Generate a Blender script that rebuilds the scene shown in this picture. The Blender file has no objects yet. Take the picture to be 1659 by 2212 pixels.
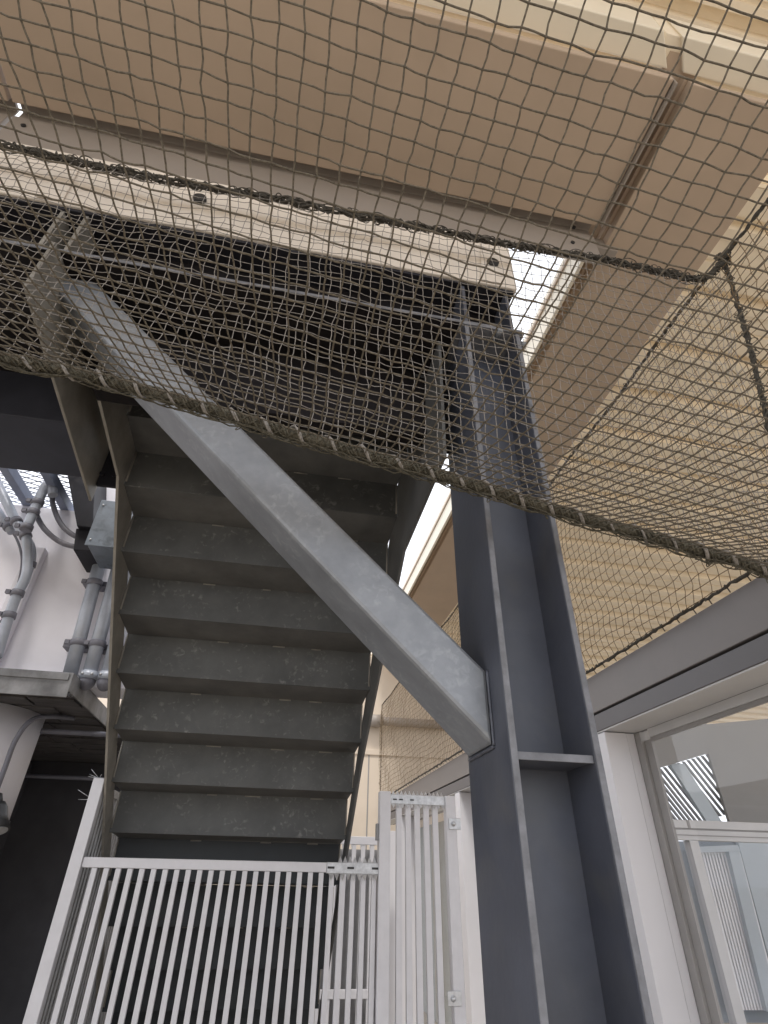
import bpy, bmesh, math, random
from mathutils import Vector, Matrix
random.seed(7)
S = bpy.context.scene
COL = S.collection
R = math.radians

# ------------------------------------------------------------------ camera
# world axes: X along the landing beam, Y into the depth, Z up; eye height 1.6 m
F, CX, CY, IW, IH = 1156.0, 829.5, 1106.0, 1659.0, 2212.0
Zv = Vector((864 - CX, -592 - CY, F)).normalized()
Bv = Vector((565 - CX, 1895 - CY, F)); Bv = (Bv - Zv * Bv.dot(Zv)).normalized()
Av = Zv.cross(Bv)
if Av.x < 0: Av = -Av
EYE = Vector((0, 0, 1.6))
def ray(px, py):
    d = Vector((px - CX, py - CY, F)); return Vector((d.dot(Av), d.dot(Bv), d.dot(Zv)))
def PY(px, py, Y): r = ray(px, py); return EYE + r * (Y / r.y)
def PX(px, py, X): r = ray(px, py); return EYE + r * (X / r.x)
def PZ(px, py, Z): r = ray(px, py); return EYE + r * ((Z - 1.6) / r.z)
cam = bpy.data.cameras.new('camera'); co = bpy.data.objects.new('camera', cam); COL.objects.link(co)
cam.sensor_fit = 'VERTICAL'; cam.sensor_height = 36.0; cam.lens = F / IH * 36.0
cam.clip_start = 0.02; cam.clip_end = 5000
m = Matrix(((Av.x, -Av.y, -Av.z), (Bv.x, -Bv.y, -Bv.z), (Zv.x, -Zv.y, -Zv.z)))
co.matrix_world = Matrix.Translation(EYE) @ m.to_4x4()
S.camera = co

# ------------------------------------------------------------------ materials
def mat(name, col, rough=.5, metal=0., var=.12, scale=6., bump=.0, bscale=60., spec=.5, col2=None, streak=None, blotch=None):
    M = bpy.data.materials.new(name); M.use_nodes = True
    nt = M.node_tree; N = nt.nodes; L = nt.links
    p = N['Principled BSDF']; p.inputs['Roughness'].default_value = rough; p.inputs['Metallic'].default_value = metal
    p.inputs['Specular IOR Level'].default_value = spec
    tc = N.new('ShaderNodeTexCoord')
    mp = N.new('ShaderNodeMapping'); L.new(tc.outputs['Object'], mp.inputs['Vector'])
    if streak: mp.inputs['Scale'].default_value = streak
    n = N.new('ShaderNodeTexNoise'); n.inputs['Scale'].default_value = scale; n.inputs['Detail'].default_value = 6; n.inputs['Roughness'].default_value = .62
    L.new(mp.outputs['Vector'], n.inputs['Vector'])
    r = N.new('ShaderNodeValToRGB')
    a = [max(0, c * (1 - var)) for c in col]; b = list(col2) if col2 else [min(1, c * (1 + var)) for c in col]
    r.color_ramp.elements[0].position = .32; r.color_ramp.elements[1].position = .70
    r.color_ramp.elements[0].color = (*a, 1); r.color_ramp.elements[1].color = (*b, 1)
    L.new(n.outputs['Fac'], r.inputs['Fac'])
    out = r.outputs['Color']
    if blotch:   # pale zinc flecks
        bc, bs, lo, hi, amt = blotch
        v = N.new('ShaderNodeTexNoise'); v.inputs['Scale'].default_value = bs; v.inputs['Detail'].default_value = 3; v.inputs['Distortion'].default_value = .6
        L.new(tc.outputs['Object'], v.inputs['Vector'])
        v2 = N.new('ShaderNodeTexNoise'); v2.inputs['Scale'].default_value = bs * .22; v2.inputs['Detail'].default_value = 2
        L.new(tc.outputs['Object'], v2.inputs['Vector'])
        mr = N.new('ShaderNodeMapRange'); mr.inputs['From Min'].default_value = lo; mr.inputs['From Max'].default_value = hi
        L.new(v.outputs['Fac'], mr.inputs['Value'])
        m2 = N.new('ShaderNodeMapRange'); m2.inputs['From Min'].default_value = .42; m2.inputs['From Max'].default_value = .62; m2.inputs['To Max'].default_value = amt
        L.new(v2.outputs['Fac'], m2.inputs['Value'])
        mu = N.new('ShaderNodeMath'); mu.operation = 'MULTIPLY'; L.new(mr.outputs[0], mu.inputs[0]); L.new(m2.outputs[0], mu.inputs[1])
        mx = N.new('ShaderNodeMix'); mx.data_type = 'RGBA'; L.new(mu.outputs[0], mx.inputs[0]); L.new(out, mx.inputs[6]); mx.inputs[7].default_value = (*bc, 1)
        out = mx.outputs[2]
    L.new(out, p.inputs['Base Color'])
    rn = N.new('ShaderNodeMapRange'); rn.inputs['To Min'].default_value = max(0, rough - .08); rn.inputs['To Max'].default_value = min(1, rough + .1)
    L.new(n.outputs['Fac'], rn.inputs['Value']); L.new(rn.outputs[0], p.inputs['Roughness'])
    if bump > 0:
        n2 = N.new('ShaderNodeTexNoise'); n2.inputs['Scale'].default_value = bscale; n2.inputs['Detail'].default_value = 4
        L.new(mp.outputs['Vector'], n2.inputs['Vector'])
        bn = N.new('ShaderNodeBump'); bn.inputs['Strength'].default_value = bump; bn.inputs['Distance'].default_value = .01
        L.new(n2.outputs['Fac'], bn.inputs['Height']); L.new(bn.outputs[0], p.inputs['Normal'])
    return M
MT = {}
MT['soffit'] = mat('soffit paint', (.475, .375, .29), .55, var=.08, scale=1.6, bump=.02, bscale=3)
MT['lip'] = mat('dimmed lip paint', (.30, .265, .235), .5, var=.05, scale=2, bump=.02, bscale=5)  # darker than the soffit to offset extra front light on the fold
MT['deck'] = mat('deck paint', (.92, .83, .68), .5, var=.05, scale=1.2)
MT['white_beam'] = mat('brightened beam paint', (.82, .76, .64), .5, var=.04, scale=2)  # paler than the panels: stronger light is put into this colour
MT['fascia'] = mat('cream fascia', (.70, .635, .56), .55, var=.05, scale=2, bump=.03, bscale=20)
MT['column'] = mat('dark blue grey paint', (.076, .084, .110), .42, var=.22, scale=3, bump=.06, bscale=40, blotch=((.11, .113, .12), 7, .48, .72, .55))
MT['edge'] = mat('worn and lit paint edge', (.16, .165, .185), .5, var=.3, scale=18)
MT['slab_edge'] = mat('stained grey angle', (.20, .20, .205), .6, metal=.2, var=.45, scale=6, bump=.08, bscale=40, blotch=((.10, .08, .065), 9, .5, .7, .8))
MT['galv'] = mat('galvanised steel', (.235, .25, .275), .42, metal=.35, var=.16, scale=9, bump=.04, bscale=60, blotch=((.40, .42, .44), 40, .5, .7, .4))
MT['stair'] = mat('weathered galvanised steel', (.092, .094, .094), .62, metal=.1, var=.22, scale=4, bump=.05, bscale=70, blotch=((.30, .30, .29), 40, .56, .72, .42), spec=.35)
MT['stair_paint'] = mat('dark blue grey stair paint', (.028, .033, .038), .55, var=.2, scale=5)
MT['stair_shade'] = mat('shaded weathered steel', (.105, .105, .103), .6, metal=.1, var=.25, scale=6, bump=.05, bscale=50)  # shade on treads and right stringer is put into this colour
MT['stringer'] = mat('weathered stringer steel', (.24, .225, .20), .6, metal=.1, var=.25, scale=7, bump=.05, bscale=50)
MT['dark_steel'] = mat('dark steel', (.020, .020, .026), .55, spec=.2, var=.25, scale=6, bump=.04, bscale=40)
MT['cross_steel'] = mat('dark painted cross beam', (.042, .045, .06), .55, spec=.25, var=.2, scale=4)
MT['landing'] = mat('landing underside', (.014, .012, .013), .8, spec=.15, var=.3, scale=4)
MT['white_wall'] = mat('white painted wall', (.80, .79, .85), .7, var=.06, scale=1.5, bump=.05, bscale=25)
MT['beige_wall'] = mat('beige wall panel', (.66, .57, .47), .6, var=.05, scale=1)
MT['fence'] = mat('pale aluminium', (.58, .575, .605), .42, metal=.1, var=.05, scale=12, bump=.02, bscale=90)
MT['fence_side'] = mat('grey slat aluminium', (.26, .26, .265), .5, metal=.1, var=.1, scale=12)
MT['zinc'] = mat('bright zinc', (.50, .51, .53), .35, metal=.7, var=.2, scale=40)
MT['conduit'] = mat('grey conduit', (.40, .43, .49), .4, metal=.2, var=.12, scale=10, bump=.03, bscale=50)
MT['conduit_dark'] = mat('dark conduit', (.16, .16, .19), .5, var=.15, scale=10)
MT['box'] = mat('junction box steel', (.17, .20, .24), .45, metal=.2, var=.2, scale=8, blotch=((.07, .08, .09), 20, .5, .7, .8))
MT['black'] = mat('black plastic', (.012, .012, .013), .45, var=.2, scale=10)
MT['rubber'] = mat('black rubber cap', (.015, .015, .017), .6, var=.2, scale=20)
MT['dark_wall'] = mat('dark charcoal wall', (.058, .057, .063), .75, spec=.2, var=.2, scale=2, bump=.05, bscale=30)
MT['slab'] = mat('dark ceiling lining', (.075, .07, .072), .8, var=.5, scale=5, streak=(1, 5, 1), bump=.2, bscale=12)
MT['ground'] = mat('pale concrete paving', (.46, .41, .345), .85, var=.12, scale=1.2, bump=.1, bscale=30)
MT['alu_dark'] = mat('grey facade beam', (.175, .16, .155), .5, var=.08, scale=3)
MT['alu_mid'] = mat('grey facade trim', (.115, .11, .115), .5, var=.08, scale=3)
MT['jamb'] = mat('white facade panel', (.63, .62, .645), .45, var=.03, scale=2)
MT['frame'] = mat('grey window frame', (.30, .29, .285), .45, var=.06, scale=5)
MT['transom'] = mat('pale window frame', (.57, .57, .58), .45, var=.04, scale=5)
MT['grey_panel'] = mat('grey reflection panel', (.28, .275, .27), .6, var=.06, scale=1.5)
MT['blue_panel'] = mat('blue grey reflection panel', (.52, .58, .63), .5, var=.06, scale=1.5)
MT['slat'] = mat('louvre slat', (.30, .31, .33), .5, var=.1, scale=5)
MT['slate_panel'] = mat('slate grey panel', (.24, .28, .32), .5, var=.06, scale=1.5)
MT['backdrop'] = mat('grey blue blind fabric', (.33, .37, .385), .8, var=.10, scale=4, streak=(1, 1, .2))
MT['fin'] = mat('bright reflection paint', (.88, .88, .90), .35, var=.03, scale=4)  # bright stripes reflected in the glass, carried by the fin colour
MT['grate'] = mat('blue grey grating steel', (.22, .25, .34), .5, var=.15, scale=8)
MT['net'] = mat('olive net twine', (.165, .145, .115), .9, var=.4, scale=160, bump=.5, bscale=600, spec=.2)
MT['net_fine'] = mat('grey net twine', (.27, .25, .23), .9, var=.35, scale=150, spec=.2)
MT['net_tan'] = mat('tan net twine', (.185, .13, .075), .9, var=.3, scale=150, spec=.2)
MT['rope'] = mat('weathered rope', (.145, .133, .103), .95, var=.45, scale=70, bump=.8, bscale=420, spec=.15)
MT['rope_dark'] = mat('dark rope', (.10, .092, .08), .95, var=.4, scale=90, bump=.8, bscale=400, spec=.15)
def glass_mat():
    M = bpy.data.materials.new('clear glass'); M.use_nodes = True; nt = M.node_tree; N = nt.nodes; L = nt.links
    N.remove(N['Principled BSDF']); o = N['Material Output']
    t = N.new('ShaderNodeBsdfTransparent'); t.inputs['Color'].default_value = (.95, .955, .965, 1)
    g = N.new('ShaderNodeBsdfGlossy'); g.inputs['Roughness'].default_value = .02
    f = N.new('ShaderNodeFresnel'); f.inputs['IOR'].default_value = 1.5
    x = N.new('ShaderNodeMixShader'); ge = N.new('ShaderNodeNewGeometry'); sb = N.new('ShaderNodeMath'); sb.operation = 'SUBTRACT'; sb.inputs[0].default_value = 1; sb.use_clamp = True
    L.new(ge.outputs['Backfacing'], sb.inputs[1]); ml = N.new('ShaderNodeMath'); ml.operation = 'MULTIPLY'; L.new(f.outputs[0], ml.inputs[0]); L.new(sb.outputs[0], ml.inputs[1])
    L.new(ml.outputs[0], x.inputs[0]); L.new(t.outputs[0], x.inputs[1]); L.new(g.outputs[0], x.inputs[2])
    L.new(x.outputs[0], o.inputs['Surface']); return M
MT['glass'] = glass_mat()

# ------------------------------------------------------------------ mesh builder
class MB:
    def __init__(s): s.v = []; s.f = []; s.sm = []
    def quad(s, *pts):
        i = len(s.v); s.v += [tuple(p) for p in pts]; s.f.append(tuple(range(i, i + len(pts)))); s.sm.append(False)
    def hexa(s, b, t):       # bottom 4, top 4 corners
        i = len(s.v); s.v += [tuple(p) for p in b] + [tuple(p) for p in t]
        for q in ((3, 2, 1, 0), (4, 5, 6, 7), (0, 1, 5, 4), (1, 2, 6, 5), (2, 3, 7, 6), (3, 0, 4, 7)):
            s.f.append(tuple(i + k for k in q)); s.sm.append(False)
        return s
    def box(s, x0, x1, y0, y1, z0, z1):
        return s.hexa([(x0, y0, z0), (x1, y0, z0), (x1, y1, z0), (x0, y1, z0)], [(x0, y0, z1), (x1, y0, z1), (x1, y1, z1), (x0, y1, z1)])
    def prism(s, pts, off):  # polygon extruded by a vector
        n = len(pts); i = len(s.v); off = Vector(off); pts = [Vector(p) for p in pts]
        s.v += [tuple(p) for p in pts] + [tuple(p + off) for p in pts]
        s.f.append(tuple(range(i + n - 1, i - 1, -1))); s.f.append(tuple(range(i + n, i + 2 * n))); s.sm += [False, False]
        for k in range(n):
            j = (k + 1) % n; s.f.append((i + k, i + j, i + n + j, i + n + k)); s.sm.append(False)
        return s
    def tube(s, pts, r, n=6, closed=False, caps=True):
        pts = [Vector(p) for p in pts]; m = len(pts); i0 = len(s.v); up = None
        rr = r if isinstance(r, (list, tuple)) else [r] * m
        for k, p in enumerate(pts):
            a = pts[k - 1] if (k > 0 or closed) else p
            b = pts[(k + 1) % m] if (k < m - 1 or closed) else p
            t = (b - a)
            if t.length < 1e-9: t = Vector((0, 0, 1))
            t.normalize()
            if up is None: up = Vector((0, 0, 1)) if abs(t.z) < .9 else Vector((1, 0, 0))
            u = (up - t * up.dot(t))
            if u.length < 1e-6: u = t.orthogonal()
            u.normalize(); up = u; w = t.cross(u)
            for q in range(n):
                an = 2 * math.pi * q / n
                s.v.append(tuple(p + (u * math.cos(an) + w * math.sin(an)) * rr[k]))
        for k in range(m if closed else m - 1):
            k2 = (k + 1) % m
            for q in range(n):
                q2 = (q + 1) % n
                s.f.append((i0 + k * n + q, i0 + k * n + q2, i0 + k2 * n + q2, i0 + k2 * n + q)); s.sm.append(True)
        if caps and not closed:
            s.f.append(tuple(i0 + q for q in range(n - 1, -1, -1))); s.f.append(tuple(i0 + (m - 1) * n + q for q in range(n))); s.sm += [False, False]
        return s
    def octa(s, c, r):
        i = len(s.v); c = Vector(c)
        for d in ((1, 0, 0), (-1, 0, 0), (0, 1, 0), (0, -1, 0), (0, 0, 1), (0, 0, -1)): s.v.append(tuple(c + Vector(d) * r))
        for q in ((0, 2, 4), (2, 1, 4), (1, 3, 4), (3, 0, 4), (2, 0, 5), (1, 2, 5), (3, 1, 5), (0, 3, 5)):
            s.f.append(tuple(i + k for k in q)); s.sm.append(True)
    def sphere(s, c, r, nu=14, nv=8, half=None, sq=(1, 1, 1)):
        i = len(s.v); c = Vector(c)
        for a in range(nv + 1):
            th = math.pi * a / nv
            for b in range(nu):
                ph = 2 * math.pi * b / nu
                s.v.append(tuple(c + Vector((math.sin(th) * math.cos(ph) * sq[0], math.sin(th) * math.sin(ph) * sq[1], math.cos(th) * sq[2])) * r))
        for a in range(nv):
            for b in range(nu):
                b2 = (b + 1) % nu
                s.f.append((i + a * nu + b, i + (a + 1) * nu + b, i + (a + 1) * nu + b2, i + a * nu + b2)); s.sm.append(True)
        return s
    def build(s, name, mt, parent=None, bevel=0., loc=None):
        me = bpy.data.meshes.new(name)
        off = Vector(loc) if loc is not None else Vector((0, 0, 0))
        me.from_pydata([tuple(Vector(v) - off) for v in s.v], [], s.f)
        me.polygons.foreach_set('use_smooth', s.sm); me.update()
        me.materials.append(MT[mt])
        o = bpy.data.objects.new(name, me); COL.objects.link(o)
        if parent is not None: o.parent = parent
        o.location = off
        if parent is not None: o.location = off - Vector(parent.location)
        if bevel > 0:
            b = o.modifiers.new('bevel', 'BEVEL'); b.width = bevel; b.segments = 2; b.limit_method = 'ANGLE'; b.angle_limit = R(40)
        return o
def tag(o, label, cat, group=None):
    o['label'] = label; o['category'] = cat
    if group: o['group'] = group
    return o
def thing(name, label, cat, loc=(0, 0, 0), group=None):
    o = bpy.data.objects.new(name, None); COL.objects.link(o); o.location = loc; o.empty_display_size = .1
    return tag(o, label, cat, group)
def struct(o): o['kind'] = 'structure'; return o
def catmull(pts, per=8):
    pts = [Vector(p) for p in pts]; P = [pts[0] * 2 - pts[1]] + pts + [pts[-1] * 2 - pts[-2]]; out = []
    for k in range(1, len(P) - 2):
        for j in range(per):
            t = j / per
            out.append(.5 * ((2 * P[k]) + (P[k + 1] - P[k - 1]) * t + (2 * P[k - 1] - 5 * P[k] + 4 * P[k + 1] - P[k + 2]) * t * t + (3 * P[k] - 3 * P[k + 1] + P[k + 2] - P[k - 1]) * t ** 3))
    out.append(pts[-1]); return out
def resample(pts, step):
    out = [pts[0].copy()]; acc = 0.
    for a, b in zip(pts, pts[1:]):
        d = (b - a).length; 
        if d < 1e-9: continue
        t = step - acc
        while t <= d: out.append(a.lerp(b, t / d)); t += step
        acc = d - (t - step)
    out.append(pts[-1].copy()); return out

# ------------------------------------------------------------------ ground and sky
g = MB(); g.quad((-300, -300, 0), (300, -300, 0), (300, 300, 0), (-300, 300, 0)); struct(g.build('ground', 'ground'))

# ------------------------------------------------------------------ canopy
ZP = 5.0
def soffit(name, label, x0, x1, y0, y1, lips, holes=()):
    t = thing(name, label, 'soffit panel', ((x0 + x1) / 2, (y0 + y1) / 2, ZP), 'flat soffit panels of the canopy')
    MB().box(x0, x1, y0, y1, ZP, ZP + .07).build('sheet', 'soffit', t, .006)
    for L in lips:
        mb = MB()
        if L[0] == 'y':      # turned-down far edge
            yy, xa, xb, dz = L[1:]
            # gutter-like fold: dark groove behind the sheet, rounded nose, hanging face
            prof = [(yy + .012, ZP - .012), (yy + .003, ZP - .022), (yy, ZP - .04), (yy, ZP - dz), (yy + .03, ZP - dz), (yy + .03, ZP + .10), (yy - .075, ZP + .10), (yy - .075, ZP + .0715), (yy + .02, ZP + .0715), (yy + .02, ZP - .006)]
            mb.prism([(xa, p[0], p[1]) for p in prof], (xb - xa, 0, 0))
        else:                # turned-down left edge
            xx, ya, yb, dz = L[1:]
            mb.box(xx - .012, xx, ya, yb, ZP - dz, ZP + .12)
        mb.build('fold_lip', 'lip', t, .004)
    if holes:
        for h in holes:
            mb = MB(); mb.tube([h, (h[0], h[1] + .012, h[2])], .013, 14); mb.build('bolt_hole', 'rubber', t)
    return t
YL = 1.55
xe = PY(18, 262, YL).x
hl = [PY(50, 269, YL - .008), PY(1240, 489, YL - .008), PY(1238, 522, YL - .008)]
soffit('soffit_panel', 'large flat beige soffit panel above the netting with a folded lip and bolt holes', xe, 1.595, .735, 1.500, [('y', YL, xe, 1.585, .31), ('x', 1.612, .74, 1.49, .03)], hl)
soffit('soffit_panel', 'beige soffit panel at the far left corner with its end beside a bright gap', -5.2, xe - .022, .735, 1.500, [('y', YL, -5.2, xe - .026, .31)])
# long strip panel beside the sky slot
t = thing('soffit_panel', 'long narrow beige soffit strip running back beside the bright sky slot', 'soffit panel', (2., 4., ZP), 'flat soffit panels of the canopy')
MB().box(1.70, 2.40, .735, 8.0, ZP, ZP + .07).build('sheet', 'soffit', t, .006)
MB().box(1.575, 1.60, 1.66, 8.0, ZP - .06, ZP + .22).build('fold_lip', 'white_beam', t, .004)  # paler paint stands for strong light on this fold
MB().box(1.56, 1.75, .66, 8.0, ZP + .1235, ZP + .15).build('joint_tray', 'soffit', t)
MB().box(1.68, 1.6995, .74, 8.0, ZP + .071, ZP + .123).build('joint_edge', 'soffit', t)
MB().box(1.60, 1.78, 1.60, 1.655, ZP - .05, ZP + .06).build('corner_cap', 'lip', t, .004)
def at_edge():
    return 0
# pale beams along the outer edge
for x0, x1, lab, sgn in ((-5.2, 1.56, 'long cream edge beam above the big soffit panel, ending in a slanted cut', 1), (1.64, 9., 'short cream edge beam at the upper right corner with a slanted left end', -1)):
    y0, y1, z0, z1 = .59, .725, ZP + .10, ZP + .42
    if sgn > 0: b = [(x0, y0, z0), (x1 - .09, y0, z0), (x1 + .02, y1, z0), (x0, y1, z0)]
    else: b = [(x0 - .07, y0, z0), (x1, y0, z0), (x1, y1, z0), (x0 + .03, y1, z0)]
    tag(MB().hexa(b, [(p[0], p[1], z1) for p in b]).build('edge_beam', 'white_beam', None, .006), lab, 'beam', 'cream canopy edge beams')
tag(MB().box(1.50, 1.70, .60, .735, ZP + .13, ZP + .38).build('beam_splice', 'deck', None, .004), 'tan splice plate in the slanted gap between the two cream edge beams', 'splice plate')

# ribbed deck (profiled sheet)
def deck(name, label, x0, x1, y0, y1, z, sp=.546, ph=3.26):
    mb = MB(); prof = []
    k = math.floor((y0 - ph) / sp)
    y = ph + k * sp
    while y < y1 + sp:
        prof += [(y - .12, z), (y - .118, z + .09), (y - .052, z + .09), (y - .05, z - .055), (y + .02, z - .055), (y + .06, z), (y + .20, z), (y + .205, z + .02), (y + .225, z + .02), (y + .23, z)]
        y += sp
    prof = [p for p in prof if y0 <= p[0] <= y1]
    prof = [(y0, z)] + prof + [(y1, z)]
    pts = [(x0, p[0], p[1]) for p in prof] + [(x0, y1, z + .08), (x0, y0, z + .08)]
    mb.prism(pts, (x1 - x0, 0, 0))
    return tag(mb.build(name, 'deck', None), label, 'roof deck')
deck('roof_deck', 'cream ribbed roof deck on the right behind the nets', 1.78, 24., 1.30, 18., 5.6)
deck('roof_deck', 'tan ribbed roof deck above the cream edge beams at the top', -8., 11., -2.6, 1.55, 5.95, .40, .30)
# ------------------------------------------------------------------ landing
YB = 1.3
zb0 = (PY(1110, 715, YB).z + PY(110, 545, YB).z) / 2; zb1 = zb0 + .30
t = thing('landing_beam', 'dark steel beam under the cream landing edge, carried by the blue grey column', 'beam', (-1., YB + .15, zb0))
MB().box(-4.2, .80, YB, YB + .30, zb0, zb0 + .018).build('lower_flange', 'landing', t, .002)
MB().box(-4.2, .80, YB - .003, YB - .0003, zb0 + .001, zb0 + .017).build('flange_edge', 'edge', t)  # paler strip: light on the flange front is put into its colour
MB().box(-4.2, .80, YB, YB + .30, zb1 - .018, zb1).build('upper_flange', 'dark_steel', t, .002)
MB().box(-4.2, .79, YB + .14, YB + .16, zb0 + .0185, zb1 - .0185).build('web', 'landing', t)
for x in (.565, .765, PY(100, 500, YB).x, PY(168, 490, YB).x, -2.6):
    MB().box(x - .007, x + .007, YB + .01, YB + .138, zb0 + .019, zb1 - .019).build('stiffener', 'stringer' if x < -.5 else 'column', t)
MB().tube([(.70, YB - .012, zb0 - .01), (.70, YB + .05, zb0 - .01)], .012, 6).tube([(.81, YB + .05, zb0 - .004), (.835, YB + .05, zb0 - .004)], .014, 6).build('bolt', 'galv', t)
t = thing('landing_fascia', 'cream landing edge board with black drain caps above the dark beam', 'edge board', (-1., YB, zb1))
MB().box(-4.2, .815, YB - .01, YB + .03, zb1 + .003, zb1 + .40).build('board', 'fascia', t, .006)
for px, py in ((432, 433), (1063, 571), (1064, 541)):
    c = PY(px, py, YB - .012); r = .028 if py != 541 else .010
    mb = MB().tube([c, c + Vector((0, -.016 if r > .02 else -.004, 0))], r, 18); mb.build('drain_cap', 'rubber', t)
for px in (130, 1050):
    c = PY(px, 400 if px < 500 else 540, YB - .012)
    MB().prism([(c.x - .05, YB - .0125, zb1 + .01), (c.x + .05, YB - .0125, zb1 + .01), (c.x + .02, YB - .0125, zb1 + .37), (c.x - .02, YB - .0125, zb1 + .37)], (0, -.006, 0)).build('lap_plate', 'fascia', t, .002)
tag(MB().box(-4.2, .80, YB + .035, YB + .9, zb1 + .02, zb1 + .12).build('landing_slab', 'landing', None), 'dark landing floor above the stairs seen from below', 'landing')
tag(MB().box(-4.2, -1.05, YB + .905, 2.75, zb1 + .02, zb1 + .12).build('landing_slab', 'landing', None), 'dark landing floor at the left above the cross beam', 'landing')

# ------------------------------------------------------------------ column
cx0, cx1, cy0, cy1 = .548, .785, YB, YB + .313
t = thing('steel_column', 'tall dark blue grey steel H column in front of the glass facade', 'column', (.66, 1.45, 0))
MB().box(cx0, cx0 + .019, cy0, cy1, 0, zb0 - .014).build('left_flange', 'column', t, .003)
MB().box(cx1 - .019, cx1, cy0, cy1, 0, zb0 - .014).build('right_flange', 'column', t, .003)
for xa_ in (cx0 + .001, cx1 - .018): MB().box(xa_, xa_ + .017, cy0 - .004, cy0 - .0003, 0, zb0 - .0142).build('flange_edge', 'edge', t, .0015)
gz = PY(965, 975, 1.59).z
MB().box(.476, cx0 - .0005, 1.585, 1.605, gz, zb0 - .015).build('gusset', 'landing', t)
MB().box(cx0 + .0195, cx1 - .0195, cy0 + .15, cy0 + .164, 0, zb0 - .014).build('web', 'column', t)
zs = PY(1200, 1632, YB).z
MB().box(cx0 + .0195, cx1 - .0195, cy0 + .012, cy0 + .149, zs - .010, zs + .004).build('stiffener_plate', 'column', t, .002)
MB().box(cx0 + .0195, cx1 - .0195, cy0 + .006, cy0 + .0115, zs - .012, zs + .006).build('plate_edge', 'edge', t, .001)
MB().box(cx0 - .02, cx1 + .02, cy0 - .01, cy1, zb0 - .0135, zb0 - .0005).build('cap_plate', 'edge', t, .002)
# ------------------------------------------------------------------ brace
def brace():
    t = thing('diagonal_brace', 'grey galvanised diagonal brace rising left from the column in front of the stairs', 'brace', (.5, 1.5, 2.))
    y0, y1 = 1.395, 1.595
    xa, xb = cx0 - .003, -1.22
    top = lambda x: 2.073 + (cx0 - x) * .968
    bot = lambda x: 1.880 + (cx0 - x) * .968
    xe = xb
    pts = [(xa, y0, bot(xa)), (xa, y0, top(xa)), (xe + .19, y0, zb0 - .002), (xe, y0, zb0 - .002), ]
    # keep the lower edge parallel to the upper one
    xl = cx0 - (zb0 - .002 - 1.880) / .968; xt = cx0 - (zb0 - .002 - 2.073) / .968
    pts = [(xa, y0, bot(xa)), (xa, y0, top(xa)), (xt, y0, zb0 - .002), (xl, y0, zb0 - .002)]
    MB().prism(pts, (0, y1 - y0, 0)).build('box_section', 'galv', t, .012)
    mb = MB(); rng = random.Random(4)
    def bead(p, q, r=.0045):
        n = 26; mb.tube([Vector(p).lerp(Vector(q), k / n) + Vector((0, rng.uniform(-.001, .001), rng.uniform(-.001, .001))) for k in range(n + 1)], [r * rng.uniform(.75, 1.2) for _ in range(n + 1)], 6)
    bead((xa, y0 - .002, bot(xa)), (xa, y0 - .002, top(xa))); bead((xa, y0, bot(xa) - .004), (xa, y1, bot(xa) - .004))
    mb.build('weld_bead', 'column', t)
    return t
brace()

# ------------------------------------------------------------------ stairs
XL, XR = -.859, .462
def step(k): return 2.94 + .2425 * k, 2.452 - .2215 * k     # foot of the riser: y, z
t = thing('staircase', 'weathered steel staircase seen from beneath with closed risers', 'stairs', (-.2, 4., 0))
KS = list(range(-4, 10))
def off(k, dy, dz): y, z = step(k); return (y + dy, z + dz)
def holed(mb, name, mt, parent, holes, x):
    o = mb.build(name, mt, parent)
    cm = MB()
    for (y, z, r) in holes: cm.tube([(x - .05, y, z), (x + .06, y, z)], r, 14)
    c = cm.build('cutter', mt)
    md = o.modifiers.new('b', 'BOOLEAN'); md.object = c; md.operation = 'DIFFERENCE'; md.solver = 'EXACT'
    dg = bpy.context.evaluated_depsgraph_get(); dg.update()
    me = bpy.data.meshes.new_from_object(o.evaluated_get(dg)); o.modifiers.clear(); o.data = me
    bpy.data.objects.remove(c)
    return o
y1, z1 = step(9)
d1 = .115
# lower edge from the foot up to the landing, then the upper edge back
low = [(y1, z1 - .02), off(9, -.06, -d1), off(-3, 0, -d1)]
upper = [off(-5, .02, .30), off(9, .12, .30)]
pL = [PX(257, 1029, XL), PX(212, 837, XL)]
poly = [(y1 + .1, 0.02), (y1 - .12, 0.02), (off(8, 0, -d1)), (pL[0].y, pL[0].z), (pL[1].y - .05, pL[1].z), (pL[1].y - .05, 3.22), (1.605, 3.40), (1.605, zb1), (1.75, zb1), (y1 + .35, .02)]
hl = []
for (px, py, r) in ((281, 1025, .017), (272, 1178, .018), (266, 1316, .013), (260, 1440, .008)):
    q = PX(px, py, XL); hl.append((q.y, q.z, r))
holed(MB().prism([(XL - .012, y, z) for y, z in poly], (.012, 0, 0)), 'stringer', 'stringer', t, hl, XL)
qs = [PX(871, 1190, XR), PX(958, 985, XR)]
poly = [(y1 + .1, 0.02), (y1 - .12, 0.02), (off(8, 0, -d1 + .01)), (off(1, 0, -.12)), (qs[0].y, qs[0].z), (qs[1].y, qs[1].z), (qs[1].y - .02, zb0 - .02), (1.61, zb0 - .02), (1.61, zb1), (1.75, zb1), (y1 + .35, .02)]
hr = []
for (px, py, r) in ((870, 1105, .011), (795, 1487, .012), (775, 1599, .009)):
    q = PX(px, py, XR); hr.append((q.y, q.z, r))
holed(MB().prism([(XR, y, z) for y, z in poly], (.012, 0, 0)), 'stringer', 'stair_shade', t, hr, XR)  # darker than the left stringer, its shade put into the colour
rng = random.Random(2)
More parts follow.
